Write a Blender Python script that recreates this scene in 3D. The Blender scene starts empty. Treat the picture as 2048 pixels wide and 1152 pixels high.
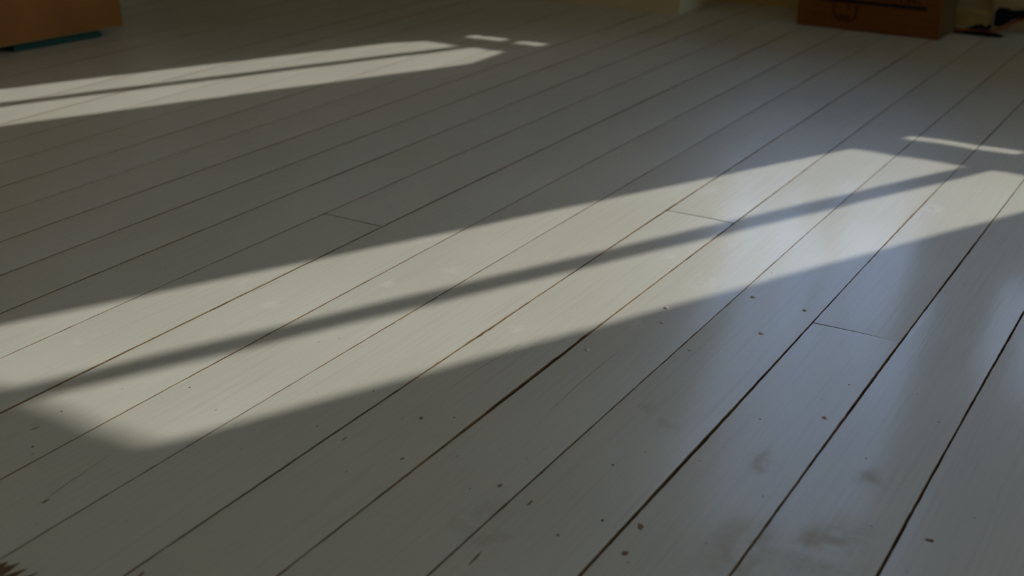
import bpy, bmesh, math, random
from mathutils import Matrix, Vector, noise

# ---------------------------------------------------------------- camera, sky, sun, exposure
scene = bpy.context.scene
C = scene.collection
random.seed(7)
# room axes: X across the floorboards, Y along the floorboards towards the window wall, Z up (metres)
YAW, PITCH, ROLL, EYE = 0.5442, 0.3984, 0.0051, 0.75
cam_d = bpy.data.cameras.new('camera')
cam = bpy.data.objects.new('camera', cam_d)
C.objects.link(cam)
cam.matrix_world = (Matrix.Translation((0, 0, EYE)) @ Matrix.Rotation(YAW, 4, 'Z')
                    @ Matrix.Rotation(math.pi / 2 - PITCH, 4, 'X') @ Matrix.Rotation(ROLL, 4, 'Z'))
cam_d.sensor_width = 36.0
cam_d.lens = 2489.5 / 2048 * 36.0
cam_d.clip_start = 0.02
cam_d.dof.use_dof = True
cam_d.dof.focus_distance = 1.75
cam_d.dof.aperture_fstop = 4.5
scene.camera = cam

SUN_SLOPE, SUN_TAN = 0.498, 0.577            # dx per dy of the sunbeams, tangent of the sun's height
world = bpy.data.worlds.new('sky')
scene.world = world
world.use_nodes = True
wn, wl = world.node_tree.nodes, world.node_tree.links
bg = wn['Background']
sky = wn.new('ShaderNodeTexSky')
sky.sky_type = 'NISHITA'
sky.sun_disc = False
sky.sun_elevation = math.atan(SUN_TAN)
sky.sun_rotation = math.atan2(SUN_SLOPE, 1.0)
sky.air_density = 1.0
sky.dust_density = 1.15
sky.ozone_density = 5.0
wl.new(sky.outputs[0], bg.inputs[0])
bg.inputs[1].default_value = 0.55
world.cycles.sampling_method = 'MANUAL'
world.cycles.sample_map_resolution = 512

sun_d = bpy.data.lights.new('sun', 'SUN')
sun = bpy.data.objects.new('sun', sun_d)
C.objects.link(sun)
_h = Vector((-SUN_SLOPE, -1.0, 0)).normalized()
_dir = Vector((_h.x, _h.y, -SUN_TAN)).normalized()
sun.rotation_euler = _dir.to_track_quat('-Z', 'Y').to_euler()
sun_d.energy = 3.5
sun_d.angle = math.radians(0.5)
sun_d.color = (1.0, 0.975, 0.93)

scene.cycles.max_bounces = 8
scene.cycles.diffuse_bounces = 6
scene.cycles.glossy_bounces = 3
scene.cycles.caustics_reflective = False
scene.cycles.caustics_refractive = False

vs = scene.view_settings
vs.view_transform = 'Standard'
vs.look = 'None'
vs.exposure = 0.0
vs.gamma = 1.0
vs.use_curve_mapping = False


# ---------------------------------------------------------------- helpers
def link(o, parent=None):
    C.objects.link(o)
    if parent:
        o.parent = parent
    return o


def obj(name, bm, mats, parent=None, smooth=False):
    me = bpy.data.meshes.new(name)
    bm.normal_update()
    bm.to_mesh(me)
    bm.free()
    for m in (mats if isinstance(mats, (list, tuple)) else [mats]):
        me.materials.append(m)
    if smooth:
        for p in me.polygons:
            p.use_smooth = True
    return link(bpy.data.objects.new(name, me), parent)


def tag(o, label, cat, group=None):
    o['label'] = label
    o['category'] = cat
    if group:
        o['group'] = group
    return o


def struct(o, label=None):
    o['kind'] = 'structure'
    if label:
        o['label'] = label
    return o


def box(bm, x0, x1, y0, y1, z0, z1, mi=0):
    v = [bm.verts.new(p) for p in ((x0, y0, z0), (x1, y0, z0), (x1, y1, z0), (x0, y1, z0),
                                   (x0, y0, z1), (x1, y0, z1), (x1, y1, z1), (x0, y1, z1))]
    for f in ((3, 2, 1, 0), (4, 5, 6, 7), (0, 1, 5, 4), (1, 2, 6, 5), (2, 3, 7, 6), (3, 0, 4, 7)):
        bm.faces.new([v[i] for i in f]).material_index = mi


def bevel(bm, w=0.002, seg=2):
    bmesh.ops.bevel(bm, geom=list(bm.edges), offset=w, segments=seg, affect='EDGES', profile=0.5)


def boxobj(name, dims, mat, parent=None, bev=0.0):
    bm = bmesh.new()
    box(bm, *dims)
    if bev:
        bevel(bm, bev)
    return obj(name, bm, mat, parent)


def prism_xz(bm, pts, y0, y1):
    a = [bm.verts.new((x, y0, z)) for x, z in pts]
    b = [bm.verts.new((x, y1, z)) for x, z in pts]
    bm.faces.new(a)
    bm.faces.new(b[::-1])
    for i in range(len(pts)):
        j = (i + 1) % len(pts)
        bm.faces.new((a[j], a[i], b[i], b[j]))
    bmesh.ops.recalc_face_normals(bm, faces=list(bm.faces))


def wall_rects(u0, u1, z0, z1, holes):
    """Rectangles that cover a wall and leave its openings free."""
    us = sorted({u0, u1} | {h[0] for h in holes} | {h[1] for h in holes})
    out = []
    for a, b in zip(us[:-1], us[1:]):
        m = (a + b) / 2
        hs = sorted([(h[2], h[3]) for h in holes if h[0] < m < h[1]])
        z = z0
        for p, q in hs:
            out.append((a, b, z, p))
            z = q
        out.append((a, b, z, z1))
    return out


# ---------------------------------------------------------------- materials
def mat(name, color, rough=0.6, spec=0.5):
    m = bpy.data.materials.new(name)
    m.use_nodes = True
    b = m.node_tree.nodes['Principled BSDF']
    b.inputs['Base Color'].default_value = (*color, 1)
    b.inputs['Roughness'].default_value = rough
    b.inputs['Specular IOR Level'].default_value = spec
    return m


class NT:
    def __init__(self, m):
        self.t = m.node_tree
        self.b = self.t.nodes['Principled BSDF']

    def n(self, kind, **kw):
        x = self.t.nodes.new('ShaderNode' + kind)
        for k, v in kw.items():
            setattr(x, k, v)
        return x

    def l(self, a, b):
        self.t.links.new(a, b)

    def math(self, op, a, b=0.5, c=None, clamp=False):
        x = self.n('Math', operation=op, use_clamp=clamp)
        for i, v in enumerate((a, b, c)):
            if v is None:
                continue
            if isinstance(v, (int, float)):
                x.inputs[i].default_value = v
            else:
                self.l(v, x.inputs[i])
        return x.outputs[0]

    def mix(self, fac, a, b):
        x = self.n('Mix', data_type='RGBA')
        for i, v in ((0, fac), (6, a), (7, b)):
            if isinstance(v, (int, float)):
                x.inputs[i].default_value = v
            elif isinstance(v, tuple):
                x.inputs[i].default_value = (*v, 1)
            else:
                self.l(v, x.inputs[i])
        return x.outputs[2]

    def noise(self, vec, scale, detail=2.0, rough=0.5, dist=0.0):
        x = self.n('TexNoise')
        x.inputs['Scale'].default_value = scale
        x.inputs['Detail'].default_value = detail
        x.inputs['Roughness'].default_value = rough
        x.inputs['Distortion'].default_value = dist
        self.l(vec, x.inputs['Vector'])
        return x.outputs['Fac']

    def mapping(self, vec, scale=(1, 1, 1), loc=(0, 0, 0)):
        x = self.n('Mapping')
        x.inputs['Scale'].default_value = scale
        x.inputs['Location'].default_value = loc
        self.l(vec, x.inputs['Vector'])
        return x.outputs[0]

    def ramp(self, fac, p0, p1):
        x = self.n('MapRange', interpolation_type='SMOOTHSTEP')
        x.inputs['From Min'].default_value = p0
        x.inputs['From Max'].default_value = p1
        self.l(fac, x.inputs['Value'])
        return x.outputs[0]


# knots under the paint: (x, y, half length along the board)
KNOTS = [(-1.2889, 1.3055, .034), (-1.34, 1.0517, .030), (-1.1972, 1.2824, .036), (-1.0985, 1.4386, .030),
         (-1.0435, 1.5319, .026), (-0.8394, 1.403, .024), (-0.765, 1.7757, .030), (-0.684, 1.7115, .045),
         (-0.852, 2.1384, .045), (-0.744, 2.0692, .05), (-0.4571, 2.2555, .04), (-0.70, 1.50, .022),
         (-0.71, 1.88, .03), (-1.16, 1.62, .03)]
SCUFFS = [(-0.5364, 1.2522, .030), (-0.5717, 1.2836, .022), (-0.4017, 1.2305, .035), (-0.2874, 1.2622, .030),
          (-0.6227, 0.9644, .05), (-0.5861, 0.9316, .03), (-0.28, 1.10, .09), (-0.36, 1.05, .08)]


def spots(nt, pos, pts):
    """1 at the listed places on the floor, ragged at their rims."""
    wob = nt.n('TexNoise')
    wob.inputs['Scale'].default_value = 45.0
    wob.inputs['Detail'].default_value = 3.0
    nt.l(pos, wob.inputs['Vector'])
    sub = nt.n('VectorMath', operation='MULTIPLY_ADD')
    nt.l(wob.outputs['Color'], sub.inputs[0])
    sub.inputs[1].default_value = (0.03, 0.05, 0)
    nt.l(pos, sub.inputs[2])
    flat = nt.mapping(sub.outputs[0], (1.5, 1, 0))
    best = None
    for x, y, r in pts:
        d = nt.n('VectorMath', operation='DISTANCE')
        nt.l(flat, d.inputs[0])
        d.inputs[1].default_value = ((x + 0.015) * 1.5, y + 0.025, 0)
        q = nt.math('DIVIDE', d.outputs['Value'], r)
        best = q if best is None else nt.math('MINIMUM', best, q)
    return best


def floor_paint():
    m = mat('grey_floor_paint', (0.5, 0.5, 0.45), 0.3)
    nt = NT(m)
    geo = nt.n('NewGeometry')
    pos = geo.outputs['Position']
    oi = nt.n('ObjectInfo')
    rnd = nt.n('CombineXYZ')
    nt.l(nt.math('MULTIPLY', oi.outputs['Random'], 37.0), rnd.inputs[0])
    nt.l(nt.math('MULTIPLY', oi.outputs['Random'], 91.0), rnd.inputs[1])
    add = nt.n('VectorMath', operation='ADD')
    nt.l(pos, add.inputs[0])
    nt.l(rnd.outputs[0], add.inputs[1])
    p = add.outputs[0]
    grain = nt.noise(nt.mapping(p, (190, 4.5, 1)), 1.0, 2, 0.55, 0.6)
    fine = nt.noise(nt.mapping(p, (600, 22, 1)), 1.0, 0, 0.5)
    # growth rings: distorted bands that run with the board
    wv = nt.n('TexWave', wave_type='BANDS', bands_direction='X')
    wv.inputs['Scale'].default_value = 26.0
    wv.inputs['Distortion'].default_value = 5.0
    wv.inputs['Detail'].default_value = 2.0
    wv.inputs['Detail Scale'].default_value = 1.2
    nt.l(nt.mapping(p, (1.0, 0.09, 1)), wv.inputs['Vector'])
    rings = wv.outputs['Fac']
    broad = nt.noise(p, 3.0, 1)
    mottled = nt.noise(p, 28.0, 3, 0.65)
    kd = spots(nt, pos, KNOTS)
    knot = nt.ramp(kd, 1.0, 0.25)
    kring = nt.math('MULTIPLY', knot, nt.ramp(mottled, 0.40, 0.60))
    scuff = nt.math('MULTIPLY', nt.ramp(spots(nt, pos, SCUFFS), 1.0, 0.3), nt.ramp(mottled, 0.40, 0.62))
    base = nt.mix(nt.ramp(broad, 0.3, 0.7), (0.55, 0.54, 0.45), (0.58, 0.572, 0.49))
    base = nt.mix(nt.math('MULTIPLY', nt.ramp(grain, 0.46, 0.72), 0.20), base, (0.38, 0.36, 0.30))
    base = nt.mix(nt.math('MULTIPLY', rings, 0.05), base, (0.40, 0.38, 0.32))
    base = nt.mix(nt.math('MULTIPLY', kring, 0.42), base, (0.72, 0.70, 0.66))
    base = nt.mix(nt.math('MULTIPLY', scuff, 0.40), base, (0.34, 0.29, 0.21))
    # specks of dirt
    vo = nt.n('TexVoronoi')
    vo.inputs['Scale'].default_value = 55.0
    nt.l(nt.mapping(p, (1, 0.7, 0)), vo.inputs['Vector'])
    sel = nt.n('SeparateColor')
    nt.l(vo.outputs['Color'], sel.inputs[0])
    speck = nt.math('MULTIPLY', nt.ramp(vo.outputs['Distance'], 0.11, 0.05), nt.ramp(sel.outputs[0], 0.90, 0.93))
    base = nt.mix(nt.math('MULTIPLY', speck, 0.55), base, (0.20, 0.15, 0.09))
    nt.l(base, nt.b.inputs['Base Color'])
    r = nt.math('MULTIPLY_ADD', mottled, 0.10, 0.36)
    nt.b.inputs['Specular IOR Level'].default_value = 0.42
    nt.b.inputs['Coat Weight'].default_value = 0.21
    rc_ = nt.math('MULTIPLY_ADD', mottled, 0.10, 0.06)
    rc_ = nt.math('ADD', rc_, nt.math('MULTIPLY', scuff, 0.3))
    nt.l(rc_, nt.b.inputs['Coat Roughness'])
    r = nt.math('ADD', r, nt.math('MULTIPLY', scuff, 0.25))
    nt.l(r, nt.b.inputs['Roughness'])
    h = nt.math('MULTIPLY', grain, 0.5)
    h = nt.math('ADD', h, nt.math('MULTIPLY', fine, 0.22))

    h = nt.math('ADD', h, nt.math('MULTIPLY', mottled, 0.5))
    bp = nt.n('Bump')
    bp.inputs['Strength'].default_value = 0.45
    bp.inputs['Distance'].default_value = 0.0006
    nt.l(h, bp.inputs['Height'])
    nt.l(bp.outputs[0], nt.b.inputs['Normal'])
    nt.l(bp.outputs[0], nt.b.inputs['Coat Normal'])
    return m


def wood(name, c1, c2, scale=(60, 4, 60), rough=0.6, spec=0.4):
    m = mat(name, c1, rough, spec)
    nt = NT(m)
    t = nt.n('TexCoord')
    g = nt.noise(nt.mapping(t.outputs['Object'], scale), 1.0, 4, 0.6, 0.8)
    nt.l(nt.mix(nt.ramp(g, 0.3, 0.7), c1, c2), nt.b.inputs['Base Color'])
    bp = nt.n('Bump')
    bp.inputs['Strength'].default_value = 0.2
    bp.inputs['Distance'].default_value = 0.001
    nt.l(g, bp.inputs['Height'])
    nt.l(bp.outputs[0], nt.b.inputs['Normal'])
    return m


def plaster(name, c1, c2, rough=0.8):
    m = mat(name, c1, rough, 0.3)
    nt = NT(m)
    t = nt.n('TexCoord')
    g = nt.noise(t.outputs['Object'], 3.0, 4)
    f = nt.noise(t.outputs['Object'], 140.0, 3)
    nt.l(nt.mix(g, c1, c2), nt.b.inputs['Base Color'])
    bp = nt.n('Bump')
    bp.inputs['Strength'].default_value = 0.15
    bp.inputs['Distance'].default_value = 0.002
    nt.l(f, bp.inputs['Height'])
    nt.l(bp.outputs[0], nt.b.inputs['Normal'])
    return m


PAINT = floor_paint()
RAW = wood('bare_board_edge', (0.30, 0.20, 0.10), (0.10, 0.055, 0.025), (80, 12, 80), 1.0, 0.05)
EDGE = wood('grimy_board_edge', (0.22, 0.145, 0.07), (0.11, 0.065, 0.03), (60, 15, 60), 1.0, 0.05)
SUB = wood('dusty_subfloor', (0.085, 0.045, 0.02), (0.05, 0.025, 0.012), (20, 3, 20), 0.9)
CHIPM = wood('bare_wood_chip', (0.26, 0.17, 0.085), (0.15, 0.09, 0.04), (150, 90, 90), 0.85)
HOLE = mat('dark_hole', (0.06, 0.05, 0.04), 0.8)
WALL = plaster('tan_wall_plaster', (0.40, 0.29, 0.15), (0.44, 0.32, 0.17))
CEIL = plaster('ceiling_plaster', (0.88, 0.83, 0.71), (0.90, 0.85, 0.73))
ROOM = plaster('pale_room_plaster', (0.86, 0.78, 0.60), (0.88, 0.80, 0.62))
TRIM = plaster('painted_trim', (0.42, 0.29, 0.10), (0.46, 0.32, 0.12), 0.5)
BENCH = plaster('cream_bench_paint', (0.56, 0.46, 0.28), (0.60, 0.50, 0.31), 0.55)
WHITE = plaster('white_window_paint', (0.72, 0.70, 0.64), (0.76, 0.74, 0.68), 0.4)
BLOCKER = wood('sun_blocker_board', (0.30, 0.30, 0.27), (0.24, 0.24, 0.22), (40, 40, 4), 0.7)  # surface of the added sun-blocking panels
EARTH = plaster('pale_gravel', (0.50, 0.44, 0.33), (0.56, 0.49, 0.37), 0.95)

GLASS = bpy.data.materials.new('window_glass')
GLASS.use_nodes = True
_n, _l = GLASS.node_tree.nodes, GLASS.node_tree.links
_n.remove(_n['Principled BSDF'])
_tr, _gl, _mx, _fr = (_n.new('ShaderNodeBsdfTransparent'), _n.new('ShaderNodeBsdfGlossy'),
                      _n.new('ShaderNodeMixShader'), _n.new('ShaderNodeFresnel'))
_gl.inputs['Roughness'].default_value = 0.0
_fr.inputs['IOR'].default_value = 1.25
_l.new(_fr.outputs[0], _mx.inputs[0])
_l.new(_tr.outputs[0], _mx.inputs[1])
_l.new(_gl.outputs[0], _mx.inputs[2])
_l.new(_mx.outputs[0], _n['Material Output'].inputs[0])

# ---------------------------------------------------------------- room shell
U0, U1, V0, V1, ZC, WT = -4.3, 5.2, -3.0, 4.10, 2.55, 0.20
ZK = math.sqrt(1 + SUN_SLOPE ** 2) * SUN_TAN          # window height per metre of beam length along Y
OPEN = [(-1.62, -0.85, 0.609, 2.25), (-0.60, -0.28, 0.80, 1.32), (0.02, 0.68, 0.873, 2.25), (3.1, 5.0, 0.30, 2.25)]
bm = bmesh.new()
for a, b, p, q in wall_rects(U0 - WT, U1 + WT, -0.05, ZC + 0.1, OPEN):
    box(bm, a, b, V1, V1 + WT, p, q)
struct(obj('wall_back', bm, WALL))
struct(boxobj('wall_front', (U0 - WT, U1 + WT, V0 - WT, V0, -0.05, ZC + 0.1), ROOM))
struct(boxobj('wall_left', (U0 - WT, U0, V0, V1, -0.05, ZC + 0.1), ROOM))
bm = bmesh.new()
OPEN_R = [(1.0, 3.8, 0.10, 2.35)]  # unseen opening, added for fill light
for a, b, p, q in wall_rects(V0, V1, -0.05, ZC + 0.1, OPEN_R):
    box(bm, U1, U1 + WT, a, b, p, q)
struct(obj('wall_right', bm, ROOM))
struct(boxobj('ceiling', (U0, U1, V0, V1, ZC, ZC + 0.1), CEIL))
struct(boxobj('ground_outside', (-40, 40, -30, 50, -0.5, -0.35), EARTH))


def window(name, o, bars, panes, corner_masks=(), sun_blocker=None):
    """Fixed sash in the wall at the far end of the room; bars are (x0, x1, z0, z1)."""
    x0, x1, z0, z1 = o
    e = struct(link(bpy.data.objects.new(name, None)))
    e.location = ((x0 + x1) / 2, V1, z0)
    inv = Matrix.Translation(-e.location)

    def put(ob):
        ob.data.transform(inv)
        ob.parent = e
        return ob
    for b in bars:
        put(boxobj('glazing_bar', (b[0], b[1], V1 + 0.0, V1 + 0.04, b[2], b[3]), WHITE))
    for g in corner_masks:  # added corner pieces that shape the ends of the sun patches
        m_ = bmesh.new()
        prism_xz(m_, g, V1 + 0.0, V1 + 0.035)
        put(obj('sun_corner_mask', m_, WHITE))
    for b in panes:
        put(boxobj('pane', (b[0], b[1], V1 + 0.018, V1 + 0.022, b[2], b[3]), GLASS))
    if sun_blocker:  # unseen panel added outside to keep sunbeams off part of the window
        put(boxobj('sun_blocker', sun_blocker, BLOCKER))
    m_ = bmesh.new()
    box(m_, x0 - 0.04, x1 + 0.04, V1 - 0.02, V1, z0 - 0.03, z0 - 0.004)
    put(obj('window_sill', m_, WHITE))
    return e


zt = 2.25
window('window_1', OPEN[0],
       [(-1.62, -1.585, .609, zt), (-1.412, -1.385, .609, zt), (-1.17, -1.14, .609, zt), (-.88, -.85, .609, zt),
        (-1.62, -.85, .669, .719), (-1.62, -.85, 2.20, zt)],
       [(-1.585, -1.412, .719, 2.2), (-1.385, -1.17, .719, 2.2), (-1.14, -.88, .719, 2.2)],
       [[(-1.285, .609), (-1.17, .609), (-1.17, .86), (-1.28, .719)],
        [(-1.585, .609), (-1.552, .609), (-1.552, .719), (-1.585, .768)]],
       (-.85, -.825, V1 + WT, 4.783, .55, 2.55))
window('window_2', OPEN[1],
       [(-.60, -.575, .80, 1.32), (-.305, -.28, .80, 1.32), (-.60, -.28, .80, .84), (-.60, -.28, 1.28, 1.32)],
       [(-.575, -.305, .84, 1.28)], (), (-.28, -.255, V1 + WT, 4.78, .75, 1.75))
window('window_3', OPEN[2],
       [(.02, .06, .873, zt), (.315, .35, .873, zt), (.585, .63, .873, zt), (.02, .68, .928, .993), (.02, .68, 2.097, zt)],
       [(.06, .315, .993, 2.097), (.35, .585, .993, 2.097), (.63, .68, .993, 2.097)])
window('fill_window_4', OPEN[3],  # unseen window added to let more fill light into the room
       [(3.1, 3.15, .3, zt), (4.02, 4.08, .3, zt), (4.95, 5.0, .3, zt), (3.1, 5.0, .3, .36), (3.1, 5.0, 2.19, zt)],
       [(3.15, 4.02, .36, 2.19), (4.08, 4.95, .36, 2.19)])
for nm, o in (('fill_window_5', OPEN_R[0]),):  # added side window, out of view, brightens the shaded floor
    e = struct(link(bpy.data.objects.new(nm, None)))
    y0, y1, z0, z1 = o
    ym = (y0 + y1) / 2
    for b in ((y0, y0 + .06, z0, z1), (ym - .03, ym + .03, z0, z1), (y1 - .06, y1, z0, z1), (y0, y1, z0, z0 + .08),
              (y0, y1, z1 - .06, z1)):
        boxobj('glazing_bar', (U1 + .02, U1 + .06, b[0], b[1], b[2], b[3]), WHITE, e)
    for b in ((y0 + .06, ym - .03), (ym + .03, y1 - .06)):
        boxobj('pane', (U1 + .038, U1 + .042, b[0], b[1], z0 + .08, z1 - .06), GLASS, e)

# ---------------------------------------------------------------- floorboards
MEAS = [-1.89, -1.7661, -1.6421, -1.5175, -1.391, -1.2619, -1.1329, -1.0033, -0.8736, -0.7429,
        -0.6144, -0.4838, -0.3546, -0.2266]                       # joints seen in the photo
GAPS = [1.6, 2.0, 2.0, 2.2, 1.8, 2.2, 1.0, 1.2, 2.0, 2.6, 1.4, 3.6, 2.2, 2.4]
lines = list(zip(MEAS, GAPS))
while lines[0][0] > U0:
    lines.insert(0, (lines[0][0] - 0.1245, 1.4))
while lines[-1][0] < U1:
    lines.append((lines[-1][0] + 0.129, 2.2))


def bow(v):
    w = max(v, 0.4)
    b = 0.001336 * (w - 2) + 0.00501 * (w - 2) ** 2
    if v < 0.4:
        b += (0.001336 + 2 * 0.00501 * (0.4 - 2)) * (v - 0.4) * 0.3
    return b


def edge(k, v):
    u, g = lines[k]
    u += bow(v) + 0.0022 * noise.noise(Vector((v * 1.1, u * 31, 3)))
    return u


def gapw(k, v):
    u, g = lines[k]
    w = g * (0.75 + 0.7 * noise.noise(Vector((v * 2.3, u * 17, 9))))
    if abs(u + 0.7429) < .01:
        w *= 0.45 + 1.0 * math.exp(-((v - 1.25) / 0.22) ** 2) + 0.35 * (v < 1.0)
    if abs(u + 0.4838) < .01:
        w *= 0.55 + 0.6 * max(0, min(1, (1.75 - v) / 0.5))
    return max(w, 0.5) * 0.001


floor = struct(boxobj('floor', (U0, U1, V0, V1, -0.05, -0.014), SUB))
PLANKS = {}
JOINT = {4 + 0: 1.643, 8: 1.989, 11: 1.648}                       # board index within MEAS -> butt joint
first = [i for i, l in enumerate(lines) if abs(l[0] - MEAS[0]) < 1e-6][0]
rc = random.Random(21)
CROWN = {first + 10: 0.0012, first + 11: 0.0007, first + 12: 0.0013, first + 13: 0.0011, first + 9: 0.0012}


RAWLINE = {first + 8, first + 9, first + 11, first + 12, first + 13}


def plank(k, va, vb, crown, tilt):
    u_mid = (lines[k][0] + lines[k + 1][0]) / 2
    near = -2.3 < u_mid < 0.1
    vs_ = []
    v = va
    while v < vb - 1e-6:
        vs_.append(v)
        v += (0.012 if (near and 0.45 < v < 2.2) else 0.03 if (near and v < 4.1 and v > 0.3) else 0.15)
    vs_.append(vb)
    bm = bmesh.new()
    TS = [-1, -.93, -.75, -.5, -.25, 0, .25, .5, .75, .93, 1]
    rows = []
    for v in vs_:
        ga, gb = gapw(k, v), gapw(k + 1, v)
        ja = 0.0011 * noise.noise(Vector((v * 60, k * 7.3, 1.7)))
        jb = 0.0011 * noise.noise(Vector((v * 60, k * 5.1, 8.2)))
        rag = 0.0016 * math.exp(-((v - 1.36) / .12) ** 2) if k + 1 == first + 8 or k == first + 8 else 0
        ba = 0.0005 + (0.0007 + rag) * abs(noise.noise(Vector((v * 45, k * 3.3, 4.4))))
        bb = 0.0005 + (0.0007 + rag) * abs(noise.noise(Vector((v * 45, k * 9.7, 2.4))))
        ua, ub = edge(k, v) + ga / 2 + ja * .5, edge(k + 1, v) - gb / 2 + jb * .5
        end = 0.0004 if (v in (va, vb)) else 0.0
        hw, mu = (ub - ua) / 2, (ub + ua) / 2
        wav = 0.00025 * noise.noise(Vector((v * 2.1, k * 11.0, 0)))
        row = [bm.verts.new((ua, v, -0.013)), bm.verts.new((ua, v, -crown - tilt - 0.0011 - end))]
        ia, ib = ua + ba, ub - bb
        for t in TS:
            u = ia + (t + 1) / 2 * (ib - ia)
            row.append(bm.verts.new((u, v, -crown * t * t + tilt * t + wav * (1 - t * t) - end)))
        row += [bm.verts.new((ub, v, -crown + tilt - 0.0011 - end)), bm.verts.new((ub, v, -0.013))]
        rows.append(row)
    n = len(rows[0])
    for r0, r1 in zip(rows[:-1], rows[1:]):
        for i in range(n - 1):
            f = bm.faces.new((r0[i], r0[i + 1], r1[i + 1], r1[i]))
            side = i < 2 or i >= n - 3
            raw = side and (i in (0, n - 2) or (i == 1 and k in RAWLINE) or (i == n - 3 and k + 1 in RAWLINE))
            f.material_index = 1 if raw else 2 if side else 0
            f.smooth = not side
    for r, flip in ((rows[0], False), (rows[-1], True)):
        f = bm.faces.new(r[::-1] if not flip else r)
        f.material_index = 1
    bmesh.ops.recalc_face_normals(bm, faces=list(bm.faces))
    for ed in bm.edges:
        if len({f.smooth for f in ed.link_faces}) > 1:
            ed.smooth = False
    o = obj('plank', bm, [PAINT, RAW, EDGE], floor)
    PLANKS.setdefault(k, []).append((va, vb, o, crown, tilt))


for k in range(len(lines) - 1):
    if edge(k, 2) > U1 - 0.02 or edge(k + 1, 2) < U0 + 0.02:
        continue
    cr = CROWN.get(k, rc.uniform(0.0004, 0.0012))
    ti = rc.uniform(-0.0003, 0.0003)
    j = JOINT.get(k - first)
    ends = [V0 + 0.004, V1 - 0.004]
    if j:
        g = 0.0018 if j > 1.645 and j < 1.65 else 0.0026
        plank(k, ends[0], j - g / 2, cr, ti)
        plank(k, j + g / 2, ends[1], cr * (1.5 if k == first + 11 else 1.1), ti * -1)
    else:
        plank(k, ends[0], ends[1], cr, ti)


def plank_at(u, v):
    for k, lst in PLANKS.items():
        if edge(k, v) <= u < edge(k + 1, v):
            for va, vb, o, cr, ti in lst:
                if va <= v <= vb:
                    t = 2 * (u - edge(k, v)) / (edge(k + 1, v) - edge(k, v)) - 1
                    return o, -cr * t * t + ti * t + 0.00025 * noise.noise(Vector((v * 2.1, k * 11.0, 0))) * (1 - t * t)
    return floor, 0.0


def blob(u, v, ru, rv, h, seed, n=10, jag=0.35, rot=0.0):
    """Low irregular flake that sits on the paint."""
    o, z = plank_at(u, v)
    r = random.Random(seed)
    bm = bmesh.new()
    top, base = [], []
    for i in range(n):
        a = 2 * math.pi * i / n
        s = 1 + jag * (r.random() - 0.5) * 2
        x, y = ru * s * math.cos(a), rv * s * math.sin(a)
        x, y = x * math.cos(rot) - y * math.sin(rot), x * math.sin(rot) + y * math.cos(rot)
        base.append(bm.verts.new((u + x, v + y, z - 0.0004)))
        top.append(bm.verts.new((u + x * .8, v + y * .8, z + h)))
    c = bm.verts.new((u, v, z + h * 1.2))
    for i in range(n):
        j = (i + 1) % n
        bm.faces.new((base[i], base[j], top[j], top[i]))
        bm.faces.new((top[i], top[j], c))
    return bm, o


for i, (u, v) in enumerate([(-0.591, 1.6892), (-0.5068, 1.6837), (-0.5326, 1.5696), (-0.7195, 1.3912),
                            (-0.6866, 1.5805), (-0.6694, 1.5294), (-0.3744, 1.3751), (-0.5969, 1.4655)]):
    bm, p = blob(u, v, .0040, .0040, .0010, i, 12, 0.06)
    obj('nail_head', bm, PAINT, p, True)
for i, (u, v) in enumerate([(-0.5321, 0.9757), (-0.5052, 1.0256), (-0.5476, 1.1336), (-1.1539, 0.8083), (-0.8961, 1.1353),
                            (-0.8989, 1.0247), (-0.3764, 1.4794), (-0.3013, 1.3032), (-0.7682, 1.1326), (-0.6611, 1.0036),
                            (-0.2502, 1.4385), (-0.4422, 1.3286), (-1.1943, 0.8853), (-1.1064, 1.0181)]):
    bm, p = blob(u, v, .0021 if i < 4 else .0015, .0024 if i < 4 else .0017, .00012, 40 + i, 9, 0.25)
    obj('nail_hole', bm, HOLE, p)
CHIPS = [(-0.4653, 1.0368, .0036, .0075, .5), (-0.4573, 0.9826, .0042, .0058, -.5), (-0.1946, 1.1733, .0055, .003, .1),
         (-0.7646, 1.0166, .0022, .004, -.3), (-0.6363, 1.0276, .0022, .0055, .0), (-0.5839, 0.8963, .0018, .014, .06),
         (-0.5892, 1.0142, .0018, .008, .05), (-0.8021, 1.1085, .003, .005, .3), (-1.187, 0.8389, .0015, .0065, -.2),
         (-0.8513, 1.0195, .0016, .006, .0), (-1.044, 0.7367, .0018, .005, .0)]
for i, (u, v, a, b, r) in enumerate(CHIPS):
    bm, p = blob(u, v, a, b, .0002, 70 + i, 11, 0.4, r)
    obj('paint_chip', bm, CHIPM, p)


def crack(pts, w):
    o, z = plank_at(*pts[0])
    bm = bmesh.new()
    P = []
    for (a, b), (c, d) in zip(pts[:-1], pts[1:]):
        m_ = 14
        P += [(a + (c - a) * i / m_, b + (d - b) * i / m_) for i in range(m_)]
    P.append(pts[-1])
    L_, R_ = [], []
    for i, (u, v) in enumerate(P):
        s = math.sin(math.pi * (i + .15) / (len(P) - .7)) ** .6 * w / 2
        u += 0.0006 * noise.noise(Vector((v * 70, u * 3, 5)))
        zz = plank_at(u, v)[1] + 0.00012
        L_.append(bm.verts.new((u - s, v, zz)))
        R_.append(bm.verts.new((u + s, v, zz)))
    for i in range(len(P) - 1):
        bm.faces.new((L_[i], R_[i], R_[i + 1], L_[i + 1]))
    r = bmesh.ops.extrude_face_region(bm, geom=list(bm.faces))
    for x in r['geom']:
        if isinstance(x, bmesh.types.BMVert):
            x.co.z -= 0.0006
    bmesh.ops.recalc_face_normals(bm, faces=list(bm.faces))
    obj('crack', bm, CHIPM, o)


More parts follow.
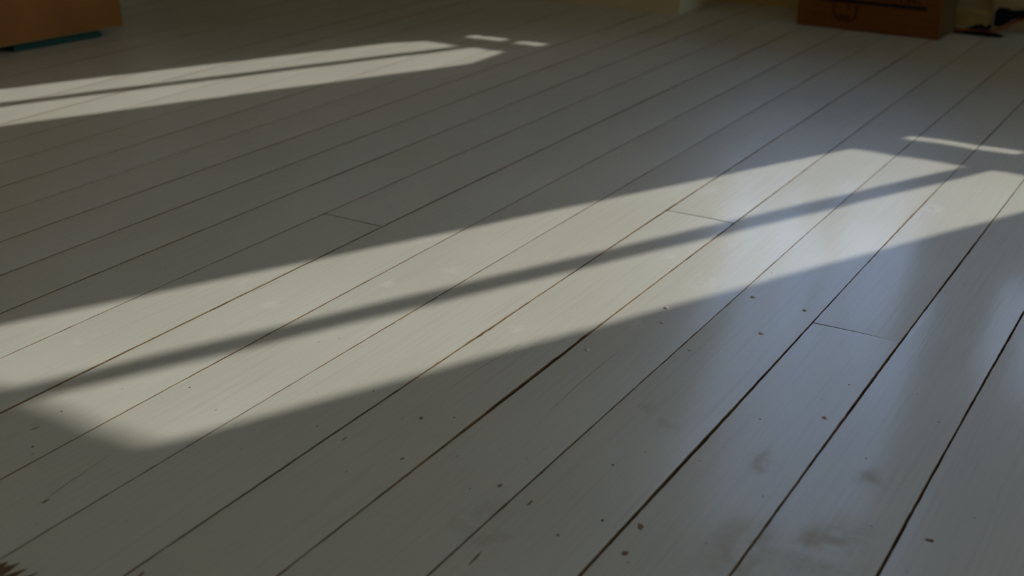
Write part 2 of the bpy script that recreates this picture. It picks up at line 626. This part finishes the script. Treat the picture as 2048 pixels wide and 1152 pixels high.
crack([(-1.0453, 0.7265), (-1.0538, 0.7782), (-1.0606, 0.8428)], .0010)
crack([(-0.6755, 1.2038), (-0.6799, 1.3115), (-0.6797, 1.414)], .0007)
crack([(-0.8162, 1.1882), (-0.8156, 1.2656), (-0.8061, 1.3545)], .0005)
crack([(-1.2548, 1.2964), (-1.2492, 1.3591)], .0006)

# ---------------------------------------------------------------- trim along the far wall
bm = bmesh.new()
prism = [(0, 0.0), (-.016, 0.0), (-.016, .046), (-.010, .052), (0, .054)]


def board_along_x(bm, x0, x1, y):
    a = [bm.verts.new((x0, y + p, z)) for p, z in prism]
    b = [bm.verts.new((x1, y + p, z)) for p, z in prism]
    bm.faces.new(a)
    bm.faces.new(b)
    for i in range(len(prism)):
        j = (i + 1) % len(prism)
        bm.faces.new((a[i], a[j], b[j], b[i]))
    bmesh.ops.recalc_face_normals(bm, faces=list(bm.faces))


board_along_x(bm, -1.66, -0.742, V1 - .0005)
struct(obj('baseboard_back', bm, TRIM))
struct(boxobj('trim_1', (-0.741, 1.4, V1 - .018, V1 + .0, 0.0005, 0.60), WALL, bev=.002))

# low boxed-in bench left of the recess
bench = link(bpy.data.objects.new('window_bench', None))
bench.location = (-1.66, 3.775, 0)
tag(bench, 'low cream boxed-in bench projecting from the far wall, left of the cardboard box', 'bench')
BV, BX0, BX1 = 3.775, U0 + .002, -1.662
boxobj('body', (BX0 + 1.66, BX1 + 1.66, 0.0, V1 - .001 - BV, 0.0005, 0.30), BENCH, bench, .003)
boxobj('seat', (BX0 + 1.66, BX1 + 1.66 + .015, -.015, V1 - .001 - BV, 0.3005, 0.325), BENCH, bench, .003)
bm = bmesh.new()
board_along_x(bm, BX0 + 1.66, BX1 + 1.66 + .016, -.0003)
obj('skirting', bm, BENCH, bench)
bm = bmesh.new()
box(bm, BX1 + 1.6603, BX1 + 1.676, -.0003, V1 - .018 - BV, .0005, .05)
bevel(bm, .002)
obj('skirting_return', bm, BENCH, bench)

# ---------------------------------------------------------------- cardboard box with dark print
KRAFT = wood('printed_cardboard', (0.185, 0.062, 0.010), (0.155, 0.048, 0.007), (6, 6, 90), 0.75, 0.25)
KRAFT_EDGE = wood('cardboard_side', (0.115, 0.068, 0.018), (0.095, 0.056, 0.014), (6, 6, 90), 0.75, 0.25)
INK = mat('dark_brown_ink', (0.016, 0.008, 0.005), 0.7, 0.2)
INK2 = mat('worn_brown_ink', (0.050, 0.019, 0.006), 0.75, 0.2)
cb = link(bpy.data.objects.new('cardboard_box', None))
CW, CD, CH = 0.444, 0.165, 0.30
cb.location = (-1.276, 3.828, 0.0006)
cb.rotation_euler = (0, 0, math.atan2(3.811 - 3.828, -0.833 + 1.276))
tag(cb, 'brown cardboard box with a dark printed band, standing against the far wall', 'box')
bm = bmesh.new()
box(bm, 0, CW, 0, CD, 0, CH)
bevel(bm, .003, 3)
body = obj('carton', bm, KRAFT, cb)
boxobj('side_panel', (CW, CW + .0012, .004, CD - .004, .004, CH - .004), KRAFT_EDGE, cb)
for x0, x1 in ((.002, CW / 2 - .001), (CW / 2 + .001, CW - .002)):
    boxobj('top_flap', (x0, x1, .002, CD - .002, CH + .0003, CH + .004), KRAFT, cb, .001)
boxobj('printed_band', (.028, .40, -.0006, .0005, .081, .092), INK, cb)
# worn lettering too blurred to read above the band
r = random.Random(5)
x = .03
i = 0
while x < .385:
    w = r.uniform(.006, .016)
    bm = bmesh.new()
    hh = r.uniform(.012, .03)
    box(bm, x, x + w * .35, -.0006, .0005, .095, .095 + hh)
    box(bm, x + w * .35, x + w, -.0006, .0005, .095 + hh * .35, .095 + hh * .6)
    obj('print_mark', bm, INK2, cb)
    x += w + r.uniform(.003, .007)
# tumbler-shaped handling mark
bm = bmesh.new()
gl = [(.118, .094), (.116, .050), (.126, .034), (.146, .027), (.168, .027), (.184, .036), (.188, .052), (.186, .094)]


def stroke(bm, pts, w, y0=-.0006, y1=.0005):
    for (a, b), (c, d) in zip(pts[:-1], pts[1:]):
        dx, dz = c - a, d - b
        ln = math.hypot(dx, dz)
        nx, nz = -dz / ln * w / 2, dx / ln * w / 2
        q = [(a + nx, b + nz), (a - nx, b - nz), (c - nx, d - nz), (c + nx, d + nz)]
        f0 = [bm.verts.new((p, y0, z)) for p, z in q]
        f1 = [bm.verts.new((p, y1, z)) for p, z in q]
        bm.faces.new(f0)
        for i in range(4):
            bm.faces.new((f0[i], f0[(i + 1) % 4], f1[(i + 1) % 4], f1[i]))


stroke(bm, gl, .006)
stroke(bm, [(.135, .040), (.170, .038)], .009)
stroke(bm, [(.160, .06), (.162, .09)], .005)
obj('handling_mark', bm, INK2, cb)

# ---------------------------------------------------------------- orange-brown chest on a teal board
CHEST = wood('orange_brown_plywood', (0.31, 0.115, 0.008), (0.26, 0.085, 0.006), (2, 5, 2), 0.5, 0.4)
CHEDGE = wood('chest_edge_highlight', (0.30, 0.20, 0.075), (0.25, 0.16, 0.055), (9, 9, 9), 0.6)  # lighter tone paints in the thin highlight along the chest edges
TEAL = plaster('teal_paint', (0.005, 0.050, 0.034), (0.007, 0.062, 0.043), 0.5)
DARK = mat('black_rubber', (0.008, 0.008, 0.008), 0.6, 0.3)
ch = link(bpy.data.objects.new('wooden_chest', None))
ch.location = (-2.942, 2.597, 0.0005)
ch.rotation_euler = (0, 0, math.atan2(-2.942 + 2.88, -(2.113 - 2.597)) * 1.0)
tag(ch, 'orange-brown plywood chest at the far left, raised on a thin teal board', 'chest')
CL, CDp, CZ0, CZ1 = 1.25, 0.50, 0.020, 0.52
boxobj('front_panel', (-.018, 0, -CL, 0, CZ0, CZ1), CHEST, ch, .002)
boxobj('rear_panel', (-CDp, -CDp + .018, -CL, 0, CZ0, CZ1), CHEST, ch, .002)
boxobj('end_panel', (-CDp + .018, -.018, -.018, 0, CZ0, CZ1), CHEST, ch)
boxobj('end_panel', (-CDp + .018, -.018, -CL, -CL + .018, CZ0, CZ1), CHEST, ch)
boxobj('bottom', (-CDp + .018, -.018, -CL + .018, -.018, CZ0 + .002, CZ0 + .02), CHEST, ch)
boxobj('lid', (-CDp - .01, .012, -CL - .01, .01, CZ1, CZ1 + .022), CHEST, ch, .003)
boxobj('highlight_strip', (.0003, .0022, -.004, .0006, CZ0, CZ1), CHEDGE, ch)  # painted highlight down the chest corner
boxobj('bottom_highlight_strip', (.0003, .0018, -CL, -.004, CZ0, CZ0 + .003), CHEDGE, ch)
for y in (-CL + .02, -.60):
    boxobj('foot', (-CDp + .03, -.02, y, y + .03, 0, CZ0), DARK, ch)
tb = boxobj('teal_board', (-.44, .003, -.36, -.075, 0.0008, 0.0165), TEAL, None, .002)
tb.location = (-2.942, 2.597, 0.0005)
tb.rotation_euler = ch.rotation_euler
tag(tb, 'thin teal green board lying under the orange-brown chest', 'board')

# ---------------------------------------------------------------- orange strap and black buckle by the far wall
STRAP = wood('orange_strap', (0.30, 0.085, 0.016), (0.22, 0.055, 0.012), (60, 60, 60), 0.6)
BLACK = mat('black_plastic_and_shadow', (0.004, 0.004, 0.005), 0.7, 0.2)  # buckle and clasp; also colours the shadow slab below the strap
st = link(bpy.data.objects.new('orange_strap', None))
st.location = (-0.78, 3.96, 0.0006)
tag(st, 'orange strap with black buckle, lying right of the cardboard box and rising towards the wall', 'strap')
path = [(-.060, .022, .006), (-.03, .012, .005), (.02, .018, .005), (.060, .022, .006), (.085, .030, .016),
        (.115, .046, .034), (.15, .062, .053), (.19, .080, .068), (.24, .098, .075)]
bm = bmesh.new()
rows = []
for x, y, z in path:
    w = .011 + .004 * (x > .07)
    rows.append([bm.verts.new((x, y - w * .5, z - .004 - .0 * w)), bm.verts.new((x, y + w * .6, z + .004)),
                 bm.verts.new((x, y + w * .6, z + .0075)), bm.verts.new((x, y - w * .5, z - .0008 + .002))])
for a, b in zip(rows[:-1], rows[1:]):
    for i in range(4):
        bm.faces.new((a[i], a[(i + 1) % 4], b[(i + 1) % 4], b[i]))
bm.faces.new(rows[0])
bm.faces.new(rows[-1])
bmesh.ops.recalc_face_normals(bm, faces=list(bm.faces))
obj('webbing', bm, STRAP, st, True)


def lump(pts, y0, y1, name, m, parent):
    bm = bmesh.new()
    prism_xz(bm, pts, y0, y1)
    bevel(bm, .002, 2)
    return obj(name, bm, m, parent)


lump([(.060, .022), (.074, .020), (.092, .030), (.116, .047), (.150, .058), (.185, .066), (.183, .071), (.140, .076),
      (.106, .070), (.092, .076), (.068, .076), (.059, .062)], .050, .070, 'buckle', BLACK, st)
lump([(-.02, .004), (.045, .004), (.062, .020), (.052, .028), (.040, .018), (.030, .026), (.012, .022), (-.012, .011)],
     .026, .040, 'clasp', BLACK, st)
lump([(-.045, 0), (.10, 0), (.075, .006), (.04, .010), (-.01, .007)], -.012, .030, 'strap_shadow', BLACK, st)  # black slab standing in for the shadow under the strap

# ---------------------------------------------------------------- ragged splinters at the lower left corner
SPL = wood('splintered_wood', (0.17, 0.10, 0.04), (0.10, 0.055, 0.02), (200, 25, 200), 0.85)
sp = link(bpy.data.objects.new('wood_splinters', None))
sp.location = (-0.975, 0.60, 0.0)
tag(sp, 'ragged brown wood splinters lying in the lower left corner of the floor', 'wood splinters')
z0 = plank_at(-0.975, 0.62)[1]
for i, (u, v, w, ln) in enumerate([(-.9840, .6400, .013, .06), (-.9730, .6450, .011, .055), (-.9585, .6425, .007, .05),
                                   (-.9440, .6435, .0055, .05), (-.9290, .6420, .004, .04)]):
    bm = bmesh.new()
    rr = random.Random(i)
    rows = []
    for t in (0, .25, .5, .75, .92, 1.0):
        ww = w * (1 - t ** 2.5) * (1 + .25 * (rr.random() - .5)) + .0003
        zz = .0006 + .0035 * (1 - t) + .001 * rr.random()
        y = v - ln + ln * t + .60 * 0
        x = u - .012 * (1 - t)
        rows.append([bm.verts.new((x - ww + .975, y - .6, z0 + .0003)), bm.verts.new((x + .975, y - .6, z0 + zz)),
                     bm.verts.new((x + ww + .975, y - .6, z0 + .0003))])
    for a, b in zip(rows[:-1], rows[1:]):
        bm.faces.new((a[0], a[1], b[1], b[0]))
        bm.faces.new((a[1], a[2], b[2], b[1]))
        bm.faces.new((a[2], a[0], b[0], b[2]))
    bm.faces.new(rows[0])
    bm.faces.new(rows[-1])
    bmesh.ops.recalc_face_normals(bm, faces=list(bm.faces))
    obj('splinter', bm, SPL, sp)
bm, p = blob(-0.8543, 0.697, .0022, .007, .0003, 99, 9, .4, .1)
obj('paint_chip', bm, CHIPM, p)
